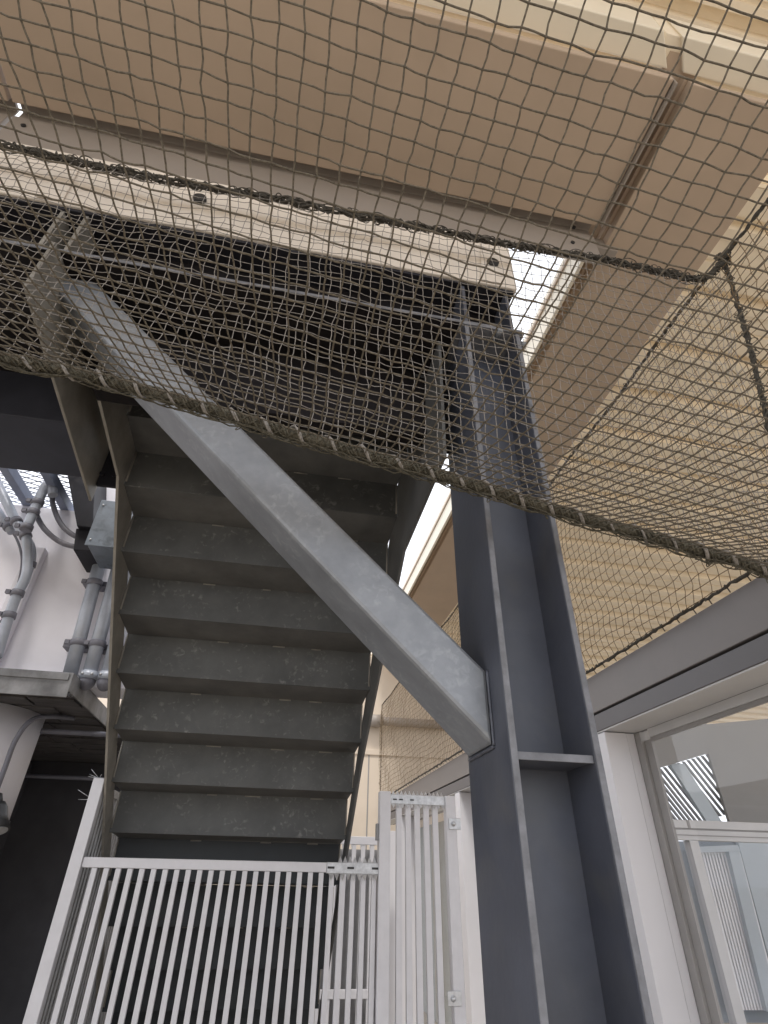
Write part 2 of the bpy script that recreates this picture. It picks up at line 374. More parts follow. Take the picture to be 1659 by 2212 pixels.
for k in KS:
    y, z = step(k)
    y2, z2 = step(k - 1)
    # riser back (facing the camera) with a small returned lip at its foot, and the tread behind it
    mb = MB()
    mb.box(XL + .001, XR - .001, y, y + .006, z - .012, z2 - .026)
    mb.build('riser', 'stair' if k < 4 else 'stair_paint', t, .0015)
    yn, zn = step(k + 1)
    xa_, xb_ = XL + .001, XR - .001
    MB().hexa([(xa_, y + .0065, z - .006), (xb_, y + .0065, z - .006), (xb_, yn + .03, z - .0255), (xa_, yn + .03, z - .0255)], [(xa_, y + .0065, z + .004), (xb_, y + .0065, z + .004), (xb_, yn + .03, z - .015), (xa_, yn + .03, z - .015)]).build('tread', 'stair_shade' if k < 4 else 'stair_paint', t, .0015)
    for xx in (XL + .006, XR - .006):
        MB().tube([(xx, y - .001, z + .01), (xx, y - .001, z2 - .03)], .005, 5).build('weld_bead', 'stringer', t)
    for xx in (-.45, -.1, .2):
        w = rng.uniform(.04, .09); x0 = xx + rng.uniform(-.08, .08)
        MB().tube([(x0, y + .0, z2 - .03), (x0 + w, y + .0, z2 - .03)], .004, 5).build('weld_bead', 'stringer', t)
zc = PY(640, 905, 1.625).z
tag(MB().box(XL + .002, XR - .004, 1.612, 1.632, zc, zb0 - .002).build('shade_plate', 'landing', None), 'dark plate added under the landing beam in place of shade on the top steps', 'plate')  # plate added so the top steps read as dark shade
MB().box(XL + .003, XR - .005, 1.6325, 1.68, zc, zc + .02).build('shade_flange', 'landing', bpy.data.objects['shade_plate'])
# second plate of the landing trimmer to the left
X1 = -1.0
a, b = PX(116, 814, X1), PX(198, 1083, X1)
t = thing('trimmer_beam', 'pair of dark plates carrying the landing left of the stairs', 'beam', (X1, 2., 3.))
MB().prism([(X1 - .012, b.y, b.z), (X1 - .012, a.y - .35, a.z + (a.z - b.z) / (b.y - a.y) * .35), (X1 - .012, a.y - .35, zb0 - .01), (X1 - .012, b.y, zb1)], (.012, 0, 0)).build('side_plate', 'stringer', t, .002)
MB().box(X1 + .001, XL - .014, 1.62, b.y - .02, 3.40, 3.42).build('web', 'landing', t)
MB().box(X1 + .001, XL - .014, b.y - .03, b.y - .01, b.z + .08, 3.40).build('end_plate', 'dark_steel', t, .002)
mb = MB()
for x in (-.985, -.93, -.89): mb.tube([(x, b.y - .032, b.z + .14), (x, b.y - .045, b.z + .14)], .012, 6)
mb.build('bolt', 'dark_steel', t)

# ------------------------------------------------------------------ left side: cross beam, grating, wall, pipes
tag(MB().box(-5., -1.05, 2.29, 2.77, 3.5, 3.86).build('cross_beam', 'cross_steel', None, .006), 'deep dark blue grey cross beam at the left below the landing', 'beam')
tag(MB().prism([PY(*p, 3.55) for p in ((138, 985), (166, 1136), (200, 1140), (203, 1078), (206, 990))], (0, .42, 0)).build('steel_bracket', 'dark_steel', None, .006), 'dark tapered bracket under the cross beam beside the grating', 'bracket')
tag(MB().prism([PY(*p, 3.60) for p in ((164, 1141), (158, 1188), (200, 1190), (206, 1144))], (0, .35, 0)).build('steel_bracket', 'dark_steel', None, .006), 'dark steel foot under the tapered bracket by the junction box', 'bracket')
# expanded-metal grating
t = thing('mesh_grating', 'expanded metal grating overhead at the left with bright sky showing through', 'grating', (-2.4, 3.6, 4.1))
mb = MB(); ZG = 4.10
x0, x1, y0, y1g = -4.4, -1.57, 2.9, 4.5
dx, dy = .075, .034
ny = int((y1g - y0) / dy); nx = int((x1 - x0) / dx)
for j in range(ny):
    y = y0 + j * dy
    mb.tube([(x0 + i * dx, y + (dy / 2 if (i % 2 == 0) else -dy / 2) * (1 if j % 2 == 0 else -1) * 1.0, ZG) for i in range(nx + 1)], .0048, 4)
mb.build('mesh_sheet', 'grate', t)
for px, py in ((40, 1045), (122, 1050)):
    q = PZ(px, py, ZG - .04)
    MB().box(q.x - .032, q.x + .032, 2.9, 4.5, ZG - .09, ZG - .012).build('bearer', 'grate', t, .003)
# white wall
zt = PY(0, 1085, 4.0).z
t = thing('white_wall', 'white painted wall with grey pipes at the left', 'wall', (-2.5, 4.0, 2.6))
MB().box(-5., -1.03, 4.0, 4.25, 2.625, zt).build('wall_face', 'white_wall', t, .01)
q0, q1 = PY(85, 1230, 4.), PY(62, 1240, 4.)
MB().box(q1.x - .05, q1.x + .07, 3.93, 3.999, 2.63, PY(70, 1180, 3.93).z).build('pilaster', 'white_wall', t, .008)
MB().box(-2.2, -1.03, 3.97, 3.998, 2.63, 2.70).build('skirting', 'white_wall', t, .004)
MB().prism([PY(*p, 3.92) for p in ((196, 1035), (262, 1046), (262, 1082), (203, 1092))], (0, .07, 0)).build('coping_block', 'white_wall', t, .006)

def pipe(label, pts, r, mt='conduit', Y=3.82, collars=(), dome=False, group='grey conduits on the white wall', per=8, name='conduit_pipe', n=16):
    P = [PY(p[0], p[1], Y) for p in pts]
    if len(P) > 2: P = catmull(P, per)
    t = thing(name, label, 'pipe', P[0], group)
    mb = MB().tube(P, r, n); mb.build('tube', mt, t)
    for (px, py) in collars:
        c = PY(px, py, Y); k = min(range(len(P) - 1), key=lambda i: ((P[i] + P[i + 1]) / 2 - c).length if len(P) > 2 else 0)
        d = (P[k + 1] - P[k]).normalized(); c = P[0] + d * (c - P[0]).dot(d) if len(P) == 2 else P[k]
        mb = MB().tube([c - d * .022, c - d * .02, c + d * .02, c + d * .022], [r + .002, r + .009, r + .009, r + .002], n)
        mb.box(c.x - r - .035, c.x - r - .004, c.y - .03, c.y - .005, c.z - .014, c.z + .014)
        mb.build('clamp', 'conduit_dark', t)
    if dome:
        mb = MB().tube([P[-1] + Vector((0, 0, .05)), P[-1] + Vector((0, 0, .0))], r + .012, n); mb.build('flange', 'conduit', t)
        mb = MB().sphere(P[-1] - Vector((0, 0, .012)), r + .006, 16, 10, sq=(1, 1, 1.15)); mb.build('end_cap', 'conduit_dark', t)
        mb = MB()
        for a in range(6):
            an = a * math.pi / 3; mb.sphere(P[-1] + Vector((math.cos(an) * (r + .014), math.sin(an) * (r + .014), .025)), .011, 8, 5)
        mb.build('bolt', 'zinc', t)
    return t
pipe('thick grey conduit under the junction box reaching down behind the slab edge', [(220, 1200), (150, 1462)], .045, Y=3.84, collars=((221, 1208), (207, 1260), (166, 1390)))
pipe('thick grey conduit ending in a dark bolted cap, beside the slab corner', [(262, 1200), (190, 1468)], .045, Y=3.84, collars=((203, 1392),), dome=True)
pipe('grey conduit with a bolted cap close against the stair stringer', [(300, 1200), (229, 1470)], .045, Y=3.84, collars=(), dome=True)
for yy in (1262, 1395):
    a, b = PY(140 if yy > 1300 else 183, yy, 3.93), PY(262, yy + 4, 3.93)
    tag(MB().box(a.x, b.x + .1, 3.895, 3.998, a.z - .02, a.z + .02).build('pipe_strut', 'conduit_dark', None, .003), 'dark strut rail clamping the thick conduits, %s one' % ('upper' if yy < 1300 else 'lower'), 'strut rail')
t = thing('junction_box', 'blue grey steel junction box hanging beside the stair stringer', 'junction box', PY(218, 1130, 3.4))
A_, B_ = PY(187, 1176, 3.45), PY(258, 1182, 3.45); top = PY(210, 1082, 3.45).z
MB().box(A_.x, B_.x, 3.45, 3.80, A_.z, top).build('case', 'box', t, .006)
MB().box(A_.x - .01, B_.x + .01, 3.44, 3.449, A_.z - .008, top + .008).build('cover', 'box', t, .003)
mb = MB()
for fx in (.08, .92):
    for fz in (.1, .9): mb.sphere((A_.x + (B_.x - A_.x) * fx, 3.438, A_.z + (top - A_.z) * fz), .008, 8, 5)
mb.build('screw', 'zinc', t)
pipe('flexible dark conduit curving into the junction box, lower one', [(190, 1186), (137, 1174), (100, 1147), (80, 1115), (74, 1085)], .019, 'conduit_dark', Y=3.78)
pipe('flexible dark conduit curving into the junction box, upper one', [(190, 1168), (155, 1154), (130, 1129), (115, 1092), (112, 1066)], .019, 'conduit_dark', Y=3.78)
pipe('short galvanised vent pipe with a curved dark hood below the grating', [(57, 1140), (92, 1062), (102, 1047), (112, 1052), (114, 1070)], .034, Y=3.70, collars=((60, 1133), (72, 1106), (84, 1080)))
pipe('long grey pipe bending down the left edge of the white wall', [(-30, 990), (0, 1056), (39, 1134), (56, 1160), (60, 1200), (56, 1245), (38, 1282), (17, 1338), (-8, 1420)], .033, Y=3.80, collars=((38, 1132), (52, 1160), (36, 1284), (20, 1330)))
pipe('thin grey cable looping beside the long bent pipe', [(62, 1160), (72, 1180), (74, 1205), (68, 1230), (58, 1260)], .013, 'conduit', Y=3.86, collars=((70, 1222),))
pipe('thin cable along the lower left of the white wall', [(-10, 1120), (20, 1140), (42, 1180), (46, 1230), (24, 1310), (0, 1345)], .009, 'conduit_dark', Y=3.93)
pipe('straight thin pipe behind the long bent pipe at the left edge', [(-20, 1080), (25, 1150)], .028, 'conduit', Y=3.90, collars=((12, 1140),))

# slab with angle edge, dark room
ZS = 2.6
xc = PZ(158, 1460, ZS).x; yn = PZ(155, 1460, ZS).y
t = thing('ceiling_slab', 'dark overhead slab with a grey steel edge angle at the left', 'ceiling slab', (-3., 4.8, ZS))
MB().box(-5.2, xc - .012, yn + .012, 8.9, ZS - .06, ZS + .018).build('lining', 'slab', t)
MB().box(-5.2, xc, yn, yn + .011, ZS - .13, ZS + .02).build('edge_angle', 'slab_edge', t, .003)
MB().box(xc - .011, xc, yn + .0115, 5.0, ZS - .09, ZS + .02).build('side_angle', 'slab_edge', t, .003)
MB().box(-5.2, xc - .02, yn - .012, yn - .001, ZS - .03, ZS + .01).build('lip', 'slab_edge', t, .002)
mb = MB()
nn = 60
for i in range(nn):
    x = -2.6 + i * .021
    mb.tube([(x, yn + .07, ZS - .075), (x + .05, yn + .20, ZS - .075)], .0022, 4); mb.tube([(x + .05, yn + .07, ZS - .0755), (x, yn + .20, ZS - .0755)], .0022, 4)
mb.build('mesh_strip', 'conduit', t)
mb = MB(); rng = random.Random(9)
for j in range(9):
    y = yn + .32 + j * .26
    x = -5.
    while x < xc - .3:
        w = rng.uniform(.25, .7); mb.box(x, min(x + w, xc - .05), y, y + .2, ZS - .073, ZS - .0605); x += w + .02
mb.build('ceiling_tile', 'slab', t, .003)
for i, (y, z, x1_, lab) in enumerate(((4.55, 2.44, -.95, 'thin grey pipe under the slab reaching the stair stringer'), (6.3, 2.35, -.92, 'thin pipe along the back of the dark room'))):
    tag(MB().tube([(-4, y, z), (x1_, y, z)], .018, 10).build('ceiling_pipe', 'conduit_dark', None), lab, 'pipe')
t = thing('dark_wall', 'dark charcoal room wall behind the left fence post', 'wall', (-3., 6.6, 0))
MB().box(-5.4, -.55, 6.6, 6.8, 0, 2.53).build('back_face', 'dark_wall', t)
MB().box(-5.4, -5.22, 2.5, 6.59, 0, 2.45).build('side_face', 'dark_wall', t)
MB().box(-2.62, -2.45, 5.3, 6.59, 0, 2.50).build('return_face', 'dark_wall', t)
# dark plates enclosing the lower stair
tag(MB().box(XL + .014, XR - .002, 6.05, 6.09, 0.0, .42).build('kick_plate', 'dark_wall', None), 'dark plate closing the foot of the stairs behind the bars', 'plate')

# white round duct, cable and spotlight
qa = PY(80, 1570, 4.3)
rc = .40
t = thing('round_duct', 'thick white round duct under the dark slab at the left edge', 'duct', (qa.x - rc, 4.3 + .2, 1.9))
cxd = qa.x - rc * 1.12; zb = PY(18, 1768, 4.3).z; ztp = ZS - .075
MB().tube([(cxd, 4.45, ztp), (cxd, 4.45, zb)], rc, 40).build('duct_body', 'white_wall', t)
MB().tube([(cxd, 4.45, zb + .002), (cxd, 4.45, zb - .03)], rc + .01, 40).build('rim', 'black', t)
P = catmull([PY(-20, 1740, 4.0), PY(10, 1660, 4.0), PY(34, 1598, 4.0), PY(68, 1556, 4.05), PY(110, 1548, 4.3), PY(160, 1552, 4.5)], 8)
tag(MB().tube(P, .016, 10).build('drop_cable', 'conduit_dark', None), 'dark cable curving over the white round duct', 'cable')
q = PY(-4, 1776, 3.6)
t = thing('spotlight', 'black spotlight with a bright reflector at the left edge', 'lamp', q)
ax = Vector((.35, -.25, -.9)).normalized()
pts = [q - ax * .10, q - ax * .07, q - ax * .02, q + ax * .045]
MB().tube(pts, [.026, .038, .042, .058], 20).build('housing', 'black', t)
MB().tube([q + ax *   .0455, q + ax * .049], .047, 20).build('reflector', 'zinc', t)
MB().tube([q - ax * .10, q - ax * .10 + Vector((-.03, .04, .04)), q + Vector((-.30, .25, .16))], .014, 8).build('arm', 'black', t)

# ------------------------------------------------------------------ fences
YF = 3.4
PX_ = lambda px, py: PY(px, py, YF)
zr = PX_(440, 1868).z
xl, xr = PX_(170, 1862).x, PX_(818, 1880).x
t = thing('bar_fence', 'pale metal bar fence in front of the stair foot with a tall left post', 'fence', ((xl + xr) / 2, YF, 0))
xp = PX_(216, 1690).x; zpt = PX_(216, 1682).z
MB().box(xp - .030, xp + .028, YF - .03, YF + .03, 0, zpt).build('post', 'fence', t, .004)
xs = PX_(705, 1875).x
MB().box(xp + .0285, xs, YF - .018, YF + .018, zr - .022, zr + .022).build('top_rail', 'fence', t, .003)
MB().box(xp + .0285, xr, YF - .016, YF + .016, .10, .14).build('bottom_rail', 'fence', t, .003)
nb = 26; sp = (xr - xp - .06) / nb
for i in range(nb):
    x = xp + .09 + i * sp
    if x > xr - .02: break
    MB().box(x - .0125, x + .0125, YF - .012, YF + .012, .1405, zr - .0225 if x < xs else zr - .03).build('bar', 'fence', t, .002)
# zinc strip with spikes at the rail end
MB().box(xs + .001, xr + .0, YF - .020, YF + .016, zr - .026, zr + .024).build('spike_strip', 'zinc', t, .002)
def spikes(mb, xa, xb, y, z, h, n, dy=.012):
    w = (xb - xa) / n
    for i in range(n):
        x = xa + i * w
        mb.prism([(x + w * .04, y, z), (x + w * .96, y, z), (x + w * .5, y + dy, z + h)], (0, .0022, 0))
mb = MB(); spikes(mb, xs + .06, xr - .01, YF + .004, zr + .024, .030, 8); spikes(mb, xs + .01, xr - .005, YF - .0195, zr - .026, -.03, 9, -.015); mb.build('spike', 'zinc', t)
for fx in (.08, .45, .92):
    x = xs + (xr - xs) * fx; MB().box(x - .018, x + .018, YF - .0225, YF - .0205, zr - .005, zr + .005).build('slot', 'black', t)
# bird wire at the left post
rng = random.Random(5); mb = MB()
for i in range(9):
    a = Vector((xp - .01, YF, zpt - rng.choice((0, .10)))); d = Vector((rng.uniform(-.12, .03), rng.uniform(-.03, .03), rng.uniform(-.01, .06)))
    mb.tube([a, a + d * .8], .0012, 4)
mb.build('wire_spike', 'zinc', t)

# return fence running back from the left post
t = thing('bar_fence', 'grey bar fence seen edge on beside the left stair stringer', 'fence', (xp, 4.4, 0))
for i in range(30):
    y = YF + .10 + i * .06
    MB().box(xp - .012, xp + .012, y - .0125, y + .0125, .14, zpt - .06).build('bar', 'fence_side', t, .002)
MB().box(xp - .016, xp + .016, YF + .032, YF + 1.9, zpt - .0595, zpt - .02).build('top_rail', 'fence_side', t, .002)
MB().box(xp - .016, xp + .016, YF + .032, YF + 1.9, .10, .1395).build('bottom_rail', 'fence_side', t, .002)

# gate
ga, gb = PX_(819, 1712).x, PX_(981, 1722).x; zg = PX_(819, 1710).z
t = thing('bar_gate', 'tall pale bar gate with a spiked zinc top strip left of the column', 'gate', ((ga + gb) / 2, YF, 0))
MB().box(ga, ga + .062, YF - .035, YF + .03, 0, zg).build('post', 'fence', t, .003)
MB().box(gb - .062, gb - .004, YF - .03, YF + .025, 0, zg - .01).build('post', 'fence', t, .003)
MB().box(ga - .014, ga - .0005, YF - .02, YF + .02, zg - .24, zg - .16).build('hinge', 'fence_side', t, .002)
xa, xb = ga + .0625, gb - .0625
MB().box(xa, xb, YF - .015, YF + .015, zg - .060, zg - .012).build('top_rail', 'zinc', t, .002)
mb = MB(); spikes(mb, xa + .01, xb, YF + .0, zg - .012, .024, 13); spikes(mb, xa + .005, xb, YF - .0145, zg - .060, -.022, 12, -.012); mb.build('spike', 'zinc', t)
for i in range(5):
    x = xa + (xb - xa) * (i + 1) / 6.1
    MB().box(x - .0155, x + .0155, YF - .012, YF + .012, .05, zg - .0605).build('bar', 'fence', t, .002)
for py in (1780, 2157):
    c = PY(982, py, YF - .033)
    mb = MB().box(c.x - .035, c.x + .035, YF - .038, YF - .0305, c.z - .028, c.z + .028); mb.build('clip', 'zinc', t, .002)
    MB().sphere((c.x - .008, YF - .042, c.z), .013, 8, 6).build('clip_bolt', 'zinc', t)
for fx in (.05, .16, .36): MB().box(xa + (xb - xa) * fx, xa + (xb - xa) * fx + .022, YF - .0175, YF - .0155, zg - .041, zg - .034).build('slot', 'black', t)

# fence farther back
YF2 = 6.0
a, b = PY(700, 1808, YF2), PY(842, 1815, YF2)
t = thing('bar_fence', 'pale bar fence farther back between the stairs and the gate', 'fence', ((a.x + b.x) / 2, YF2, 0))
MB().box(a.x, b.x, YF2 - .02, YF2 + .02, a.z - .055, a.z + .012).build('top_rail', 'fence', t, .003)
MB().box(a.x, b.x, YF2 - .02, YF2 + .02, .74, .80).build('bottom_rail', 'fence', t, .003)
for i in range(10):
    x = a.x + .03 + i * .088
    if x > b.x: break
    MB().box(x - .02, x + .02, YF2 - .015, YF2 + .015, .02, a.z - .0555).build('bar', 'fence', t, .002)
    MB().prism([(x - .03, YF2 - .02, a.z - .056), (x - .02, YF2 - .02, a.z - .056), (x - .036, YF2 - .024, a.z - .10)], (0, .003, 0)).build('spike', 'zinc', t)
MB().box(a.x, b.x, YF2 + .10, YF2 + .12, .0, a.z - .09).build('backing_panel', 'fence_side', t)
tag(MB().box(PY(840, 1760, 6.4).x, PY(872, 1760, 6.4).x, 6.4, 6.46, 0, PY(850, 1795, 6.4).z).build('white_post', 'jamb', None, .004), 'slim white post behind the gate with a small clip', 'post')

# ------------------------------------------------------------------ glass facade
XF = 1.95
t = thing('facade_beam', 'long grey facade beam below the hanging net on the right', 'beam', (XF, 5., 2.4))
ZB1, ZB0 = 2.695, 2.478
MB().box(XF, XF + .30, -.4, 10.9, ZB0, ZB1).build('upper_face', 'alu_dark', t, .004)
MB().box(XF + .03, XF + .26, -.4, 10.9, 2.462, ZB0 - .0005).build('recess', 'alu_mid', t)
MB().box(XF - .004, XF + .27, -.4, 10.9, 2.366, 2.4615).build('lower_trim', 'alu_mid', t, .003)
MB().box(XF + .002, XF + .215, -.4, 10.9, 2.358, 2.3655).build('soffit_board', 'transom', t)
for y in (5.0, 9.0): MB().box(XF - .007, XF - .0005, y, y + .018, ZB0 + .004, ZB1 - .004).build('joint_strip', 'black', t)
def jamb(y, label, h=2.352):
    t = thing('facade_jamb', label, 'door jamb', (XF + .1, y, 0), 'white jambs of the glass facade')
    MB().box(XF, XF + .145, y, y + .16, 0, h).build('post', 'jamb', t, .003)
    MB().box(XF + .1465, XF + .200, y + .003, y + .16, 0, h).build('cover_strip', 'jamb', t, .003)
    MB().box(XF + .2015, XF + .245, y - .05, y + .10, 0, h).build('frame', 'frame', t, .003)
    MB().box(XF + .222, XF + .240, y - .115, y - .051, 0, h - .05).build('gasket', 'frame', t, .002)
jamb(3.15, 'white door jamb right of the dark column')
jamb(6.10, 'white door jamb left of the dark column beside the gate')
jamb(9.00, 'white door jamb far behind the gate bars')
for ya, yb, lab in ((-.4, 3.035, 'clear facade glazing on the right below the beam'), (3.32, 5.98, 'clear facade glazing hidden mostly by the dark column'), (6.27, 8.88, 'clear facade glazing seen through the gate bars')):
    t = thing('facade_glazing', lab, 'glazing', (XF + .23, (ya + yb) / 2, 0))
    MB().box(XF + .2155, XF + .245, ya, yb, 2.310, 2.357).build('head_frame', 'transom', t, .002)
    MB().box(XF + .221, XF + .240, ya, yb, 2.288, 2.3095).build('bead', 'frame', t, .002)
    MB().box(XF + .228, XF + .236, ya, yb, .02, 2.2875).build('glass_pane', 'glass', t)
def inner_glazing(Y, label, x0=None):
    t = thing('inner_glazing', label, 'glazing', (3.5, Y, 0))
    x0 = XF + .26 if x0 is None else x0; x1 = 6.2
    MB().box(x0, x1, Y - .03, Y + .03, 1.922, 1.974).build('transom', 'transom', t, .003)
    MB().box(x0, x1, Y - .02, Y + .02, 1.912, 1.9215).build('shadow_gap', 'frame', t)
    MB().box(x0, x1, Y - .03, Y + .03, 1.848, 1.9115).build('door_rail', 'transom', t, .003)
    MB().box(x0, x1, Y - .034, Y - .0305, 1.876, 1.882).build('groove', 'frame', t)
    xm = PY(1490, 1810, 4.0).x / 4 * Y
    MB().box(xm - .035, xm + .035, Y - .035, Y + .035, 0, 1.847).build('mullion', 'transom', t, .003)
    MB().box(xm - .014, xm + .006, Y - .034, Y - .0305, 1.9225, 1.974).build('joint', 'frame', t)
    MB().box(x0, x1, Y - .003, Y + .004, .02, 1.8475).build('glass_pane', 'glass', t)
inner_glazing(4.0, 'inner glass door with a pale transom behind the right facade')
inner_glazing(7.0, 'inner glass door behind the gate bars')

tag(MB().box(2.50, 2.55, 6.40, 10.8, 0.02, 2.28).build('glazing_backdrop', 'backdrop'), 'pale blue grey blind added behind the glazing beyond the gate bars to colour it', 'backdrop')  # sheet added so the glass reads grey blue
# slats and panels added behind the glass in place of its reflections
def louvre(label, Y, corners, bars, mid=(), w=.022, sm='slat'):
    t = thing('reflection_screen', label, 'louvre screen', PY(*corners[0], Y), 'slatted screens standing in for reflections in the glass')
    for (a, b) in bars:
        p, q = PY(*a, Y), PY(*b, Y)
        MB().prism([p + Vector((-w, 0, 0)), p + Vector((w, 0, 0)), q + Vector((w, 0, 0)), q + Vector((-w, 0, 0))], (0, .03, 0)).build('slat', sm, t)
    for (a, b, ww) in mid:
        p, q = PY(*a, Y), PY(*b, Y)
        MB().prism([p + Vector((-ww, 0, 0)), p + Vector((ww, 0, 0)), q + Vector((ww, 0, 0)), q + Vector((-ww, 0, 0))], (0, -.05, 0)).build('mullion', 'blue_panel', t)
    return t
def z6(x, y): s = 772 / 1552; return ((2300 + x * s) * .54, (2400 + y * s) * .54)
# upper screen: slanted slats, edge from (670,1360) to (1070,1240), right edge to (1240,1790)
bars = []
for i in range(24):
    x = 420 + i * 38
    top = 1360 - (x - 670) * .3 if x > 670 else 1360
    a = (x, top); b = (x + 340, top + 430)
    bars.append((z6(*a), z6(*b)))
louvre('upper slanted slats standing in for a reflection in the glass above the transom', 6.4, [z6(670, 1360)], bars, [(z6(800, 1320), z6(1140, 1850), .10)], w=.014)
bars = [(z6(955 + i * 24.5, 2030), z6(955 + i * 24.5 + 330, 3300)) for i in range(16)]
louvre('lower upright white fins standing in for reflected sky stripes in the glass door', 5.46, [z6(955, 1950)], bars, [(z6(1245, 2000), z6(1560, 3300), .06)], w=.009, sm='fin')
# opaque panels around the screens, also in place of reflections
def panel(label, mt, Y, pts, th=.04, cat='panel'):
    return tag(MB().prism([PY(*z6(*p), Y) for p in pts], (0, th, 0)).build('reflection_panel', mt), label, cat)
panel('grey panel standing in for reflections at the right edge above the transom', 'grey_panel', 6.32, [(1075, 1235), (1250, 1800), (1300, 1880), (3000, 1900), (3000, 800), (1500, 960), (1060, 1000)])
panel('grey panel standing in for reflections above the slanted slats', 'grey_panel', 6.26, [(300, 1365), (670, 1355), (1074, 1234), (1060, 985), (300, 1000)])
panel('blue grey reflection panel standing in for reflections beside the upright fins', 'blue_panel', 5.50, [(1330, 2015), (1700, 3400), (3000, 3400), (3000, 1940), (1310, 1935)])
panel('slate grey reflection panel behind the upright white fins, standing in for reflections', 'slate_panel', 5.55, [(600, 1940), (950, 1940), (1300, 1935), (1330, 2015), (1690, 3400), (600, 3400)])
panel('blue grey header panel over the upright fins, standing in for reflections', 'blue_panel', 5.40, [(965, 1985), (965, 2035), (1330, 2020), (1310, 1970)])

# ------------------------------------------------------------------ far wall
YW = 11.3
t = thing('beige_wall', 'beige panel wall far behind the stairs and the net', 'wall', (0, YW, 0))
MB().box(-4., 4.6, YW, YW + .2, 0, 5.55).build('wall_face', 'beige_wall', t)
zj = PY(800, 1625, YW).z
MB().box(-4., 4.6, YW - .03, YW - .001, zj - .05, zj + .05).build('string_course', 'beige_wall', t, .005)
xj = PY(795, 1700, YW).x
MB().box(xj - .012, xj + .012, YW - .004, YW - .0005, 0, zj - .051).build('joint', 'frame', t)
q = PY(800, 1556, YW - .15)
t = thing('wall_pipe', 'beige horizontal pipe on the far wall behind the net', 'pipe', q)
MB().tube([(q.x - .6, YW - .15, q.z), (4.5, YW - .15, q.z)], .085, 18).build('tube', 'lip', t)
MB().tube([(q.x - .02, YW - .15, q.z), (q.x + .24, YW - .15, q.z)], .12, 18).build('coupling', 'lip', t)

# ------------------------------------------------------------------ nets and ropes
def wob(u, v, s):
    return math.sin(u * 3.1 * s + v * 1.7 + 1.3) * .5 + math.sin(u * 1.3 + v * 4.7 * s + .4) * .35 + math.sin(u * 7.3 * s - v * 5.1) * .15
def net_mesh(name, grid, mt, parent, r, knot, n=4, sag=.0, every=1):
    mb = MB(); ni = len(grid); nj = len(grid[0])
    def strand(P, rad):
        Q = [P[0]]
        for a, b in zip(P, P[1:]):
            mid = (a + b) / 2 + Vector((random.gauss(0, 1), random.gauss(0, 1), random.gauss(0, .6) - .6)) * sag
            Q += [mid, b]
        if isinstance(rad, list):
            rad = [rad[min(k // 2, len(rad) - 1)] for k in range(len(Q))]
        mb.tube(Q, rad, n, caps=False)
    for i in range(ni): strand([grid[i][j] for j in range(nj)], r)
    for j in range(nj): strand([grid[i][j] for i in range(ni)], r[j] if isinstance(r, list) else r)
    if knot > 0:
        for row in grid:
            for j, p in enumerate(row): mb.octa(p, (knot * r[j] / r[0] if isinstance(r, list) else knot) * random.uniform(.85, 1.15))
    return mb.build(name, mt, parent)
def bundle(mb, path, R0, r, strands, pitch, loops=0, wrap=0, loop_r=.02, rng=random, stretch=1.):
    P = resample([Vector(p) for p in path], .012)
    fr = []
    up = Vector((0, 0, 1))
    for k in range(len(P)):
        t = (P[min(k + 1, len(P) - 1)] - P[max(k - 1, 0)]).normalized(); u = (up - t * up.dot(t)).normalized(); fr.append((t, u, t.cross(u)))
    for s in range(strands):
        ph = 2 * math.pi * s / strands; pt = []
        off = rng.uniform(0, 9)
        for k, p in enumerate(P):
            d = k * .012; an = ph + 2 * math.pi * d / pitch * (1 if s % 4 else -.6) + .8 * math.sin(d * 9 + off)
            rad = R0 * (.75 + .35 * math.sin(d * 13 + off * 2) * .6 + .15 * math.sin(d * 37 + off))
            pt.append(p + (fr[k][1] * math.cos(an) + fr[k][2] * math.sin(an)) * rad)
        mb.tube(pt, r, 5)
    for s in range(wrap):          # lashing wound round the bundle
        pt = []; off = rng.uniform(0, 6)
        for k, p in enumerate(P):
            d = k * .012; an = off + 2 * math.pi * d / (.085 + .02 * math.sin(d * 4)) 
            pt.append(p + (fr[k][1] * math.cos(an) + fr[k][2] * math.sin(an)) * (R0 + r * 1.1))
        # finer steps
        Q = []
        for a, b in zip(pt, pt[1:]): Q += [a]
        mb.tube(Q, r * .8, 5)
    for s in range(loops):
        k = rng.randrange(2, len(P) - 2); c = P[k]; t, u, w = fr[k]
        an = rng.uniform(0, 6.28); d = (u * math.cos(an) + w * math.sin(an)); L = loop_r * rng.uniform(.5, 1.4)
        e = t * L * stretch * rng.uniform(.6, 1.6) * rng.choice((-1, 1))
        q = [c + d * R0 * .8, c + d * (R0 + L * .6) + e * .2, c + d * (R0 + L) + e * .6, c + d * (R0 + L * .5) + e * 1.1, c + d * R0 * .7 + e * 1.2]
        mb.tube(catmull(q, 4), r * rng.uniform(.35, .6), 4)
    return mb
# far edge rope (lower): shared by the overhead net and the hanging net
r1px = [(-260, 690), (0, 772), (140, 800), (300, 840), (480, 892), (640, 940), (800, 985), (960, 1030), (1200, 1102), (1420, 1164), (1659, 1232), (1800, 1275)]
def ry(px): return 1.14 + .06 * min(1, max(0, px / 1200))
ROPE1 = catmull([PY(px, py, ry(px)) for px, py in r1px], 10)
def on_curve(C, x):
    for a, b in zip(C, C[1:]):
        if a.x <= x <= b.x: return a.lerp(b, (x - a.x) / (b.x - a.x))
    return C[0].copy() if x < C[0].x else C[-1].copy()
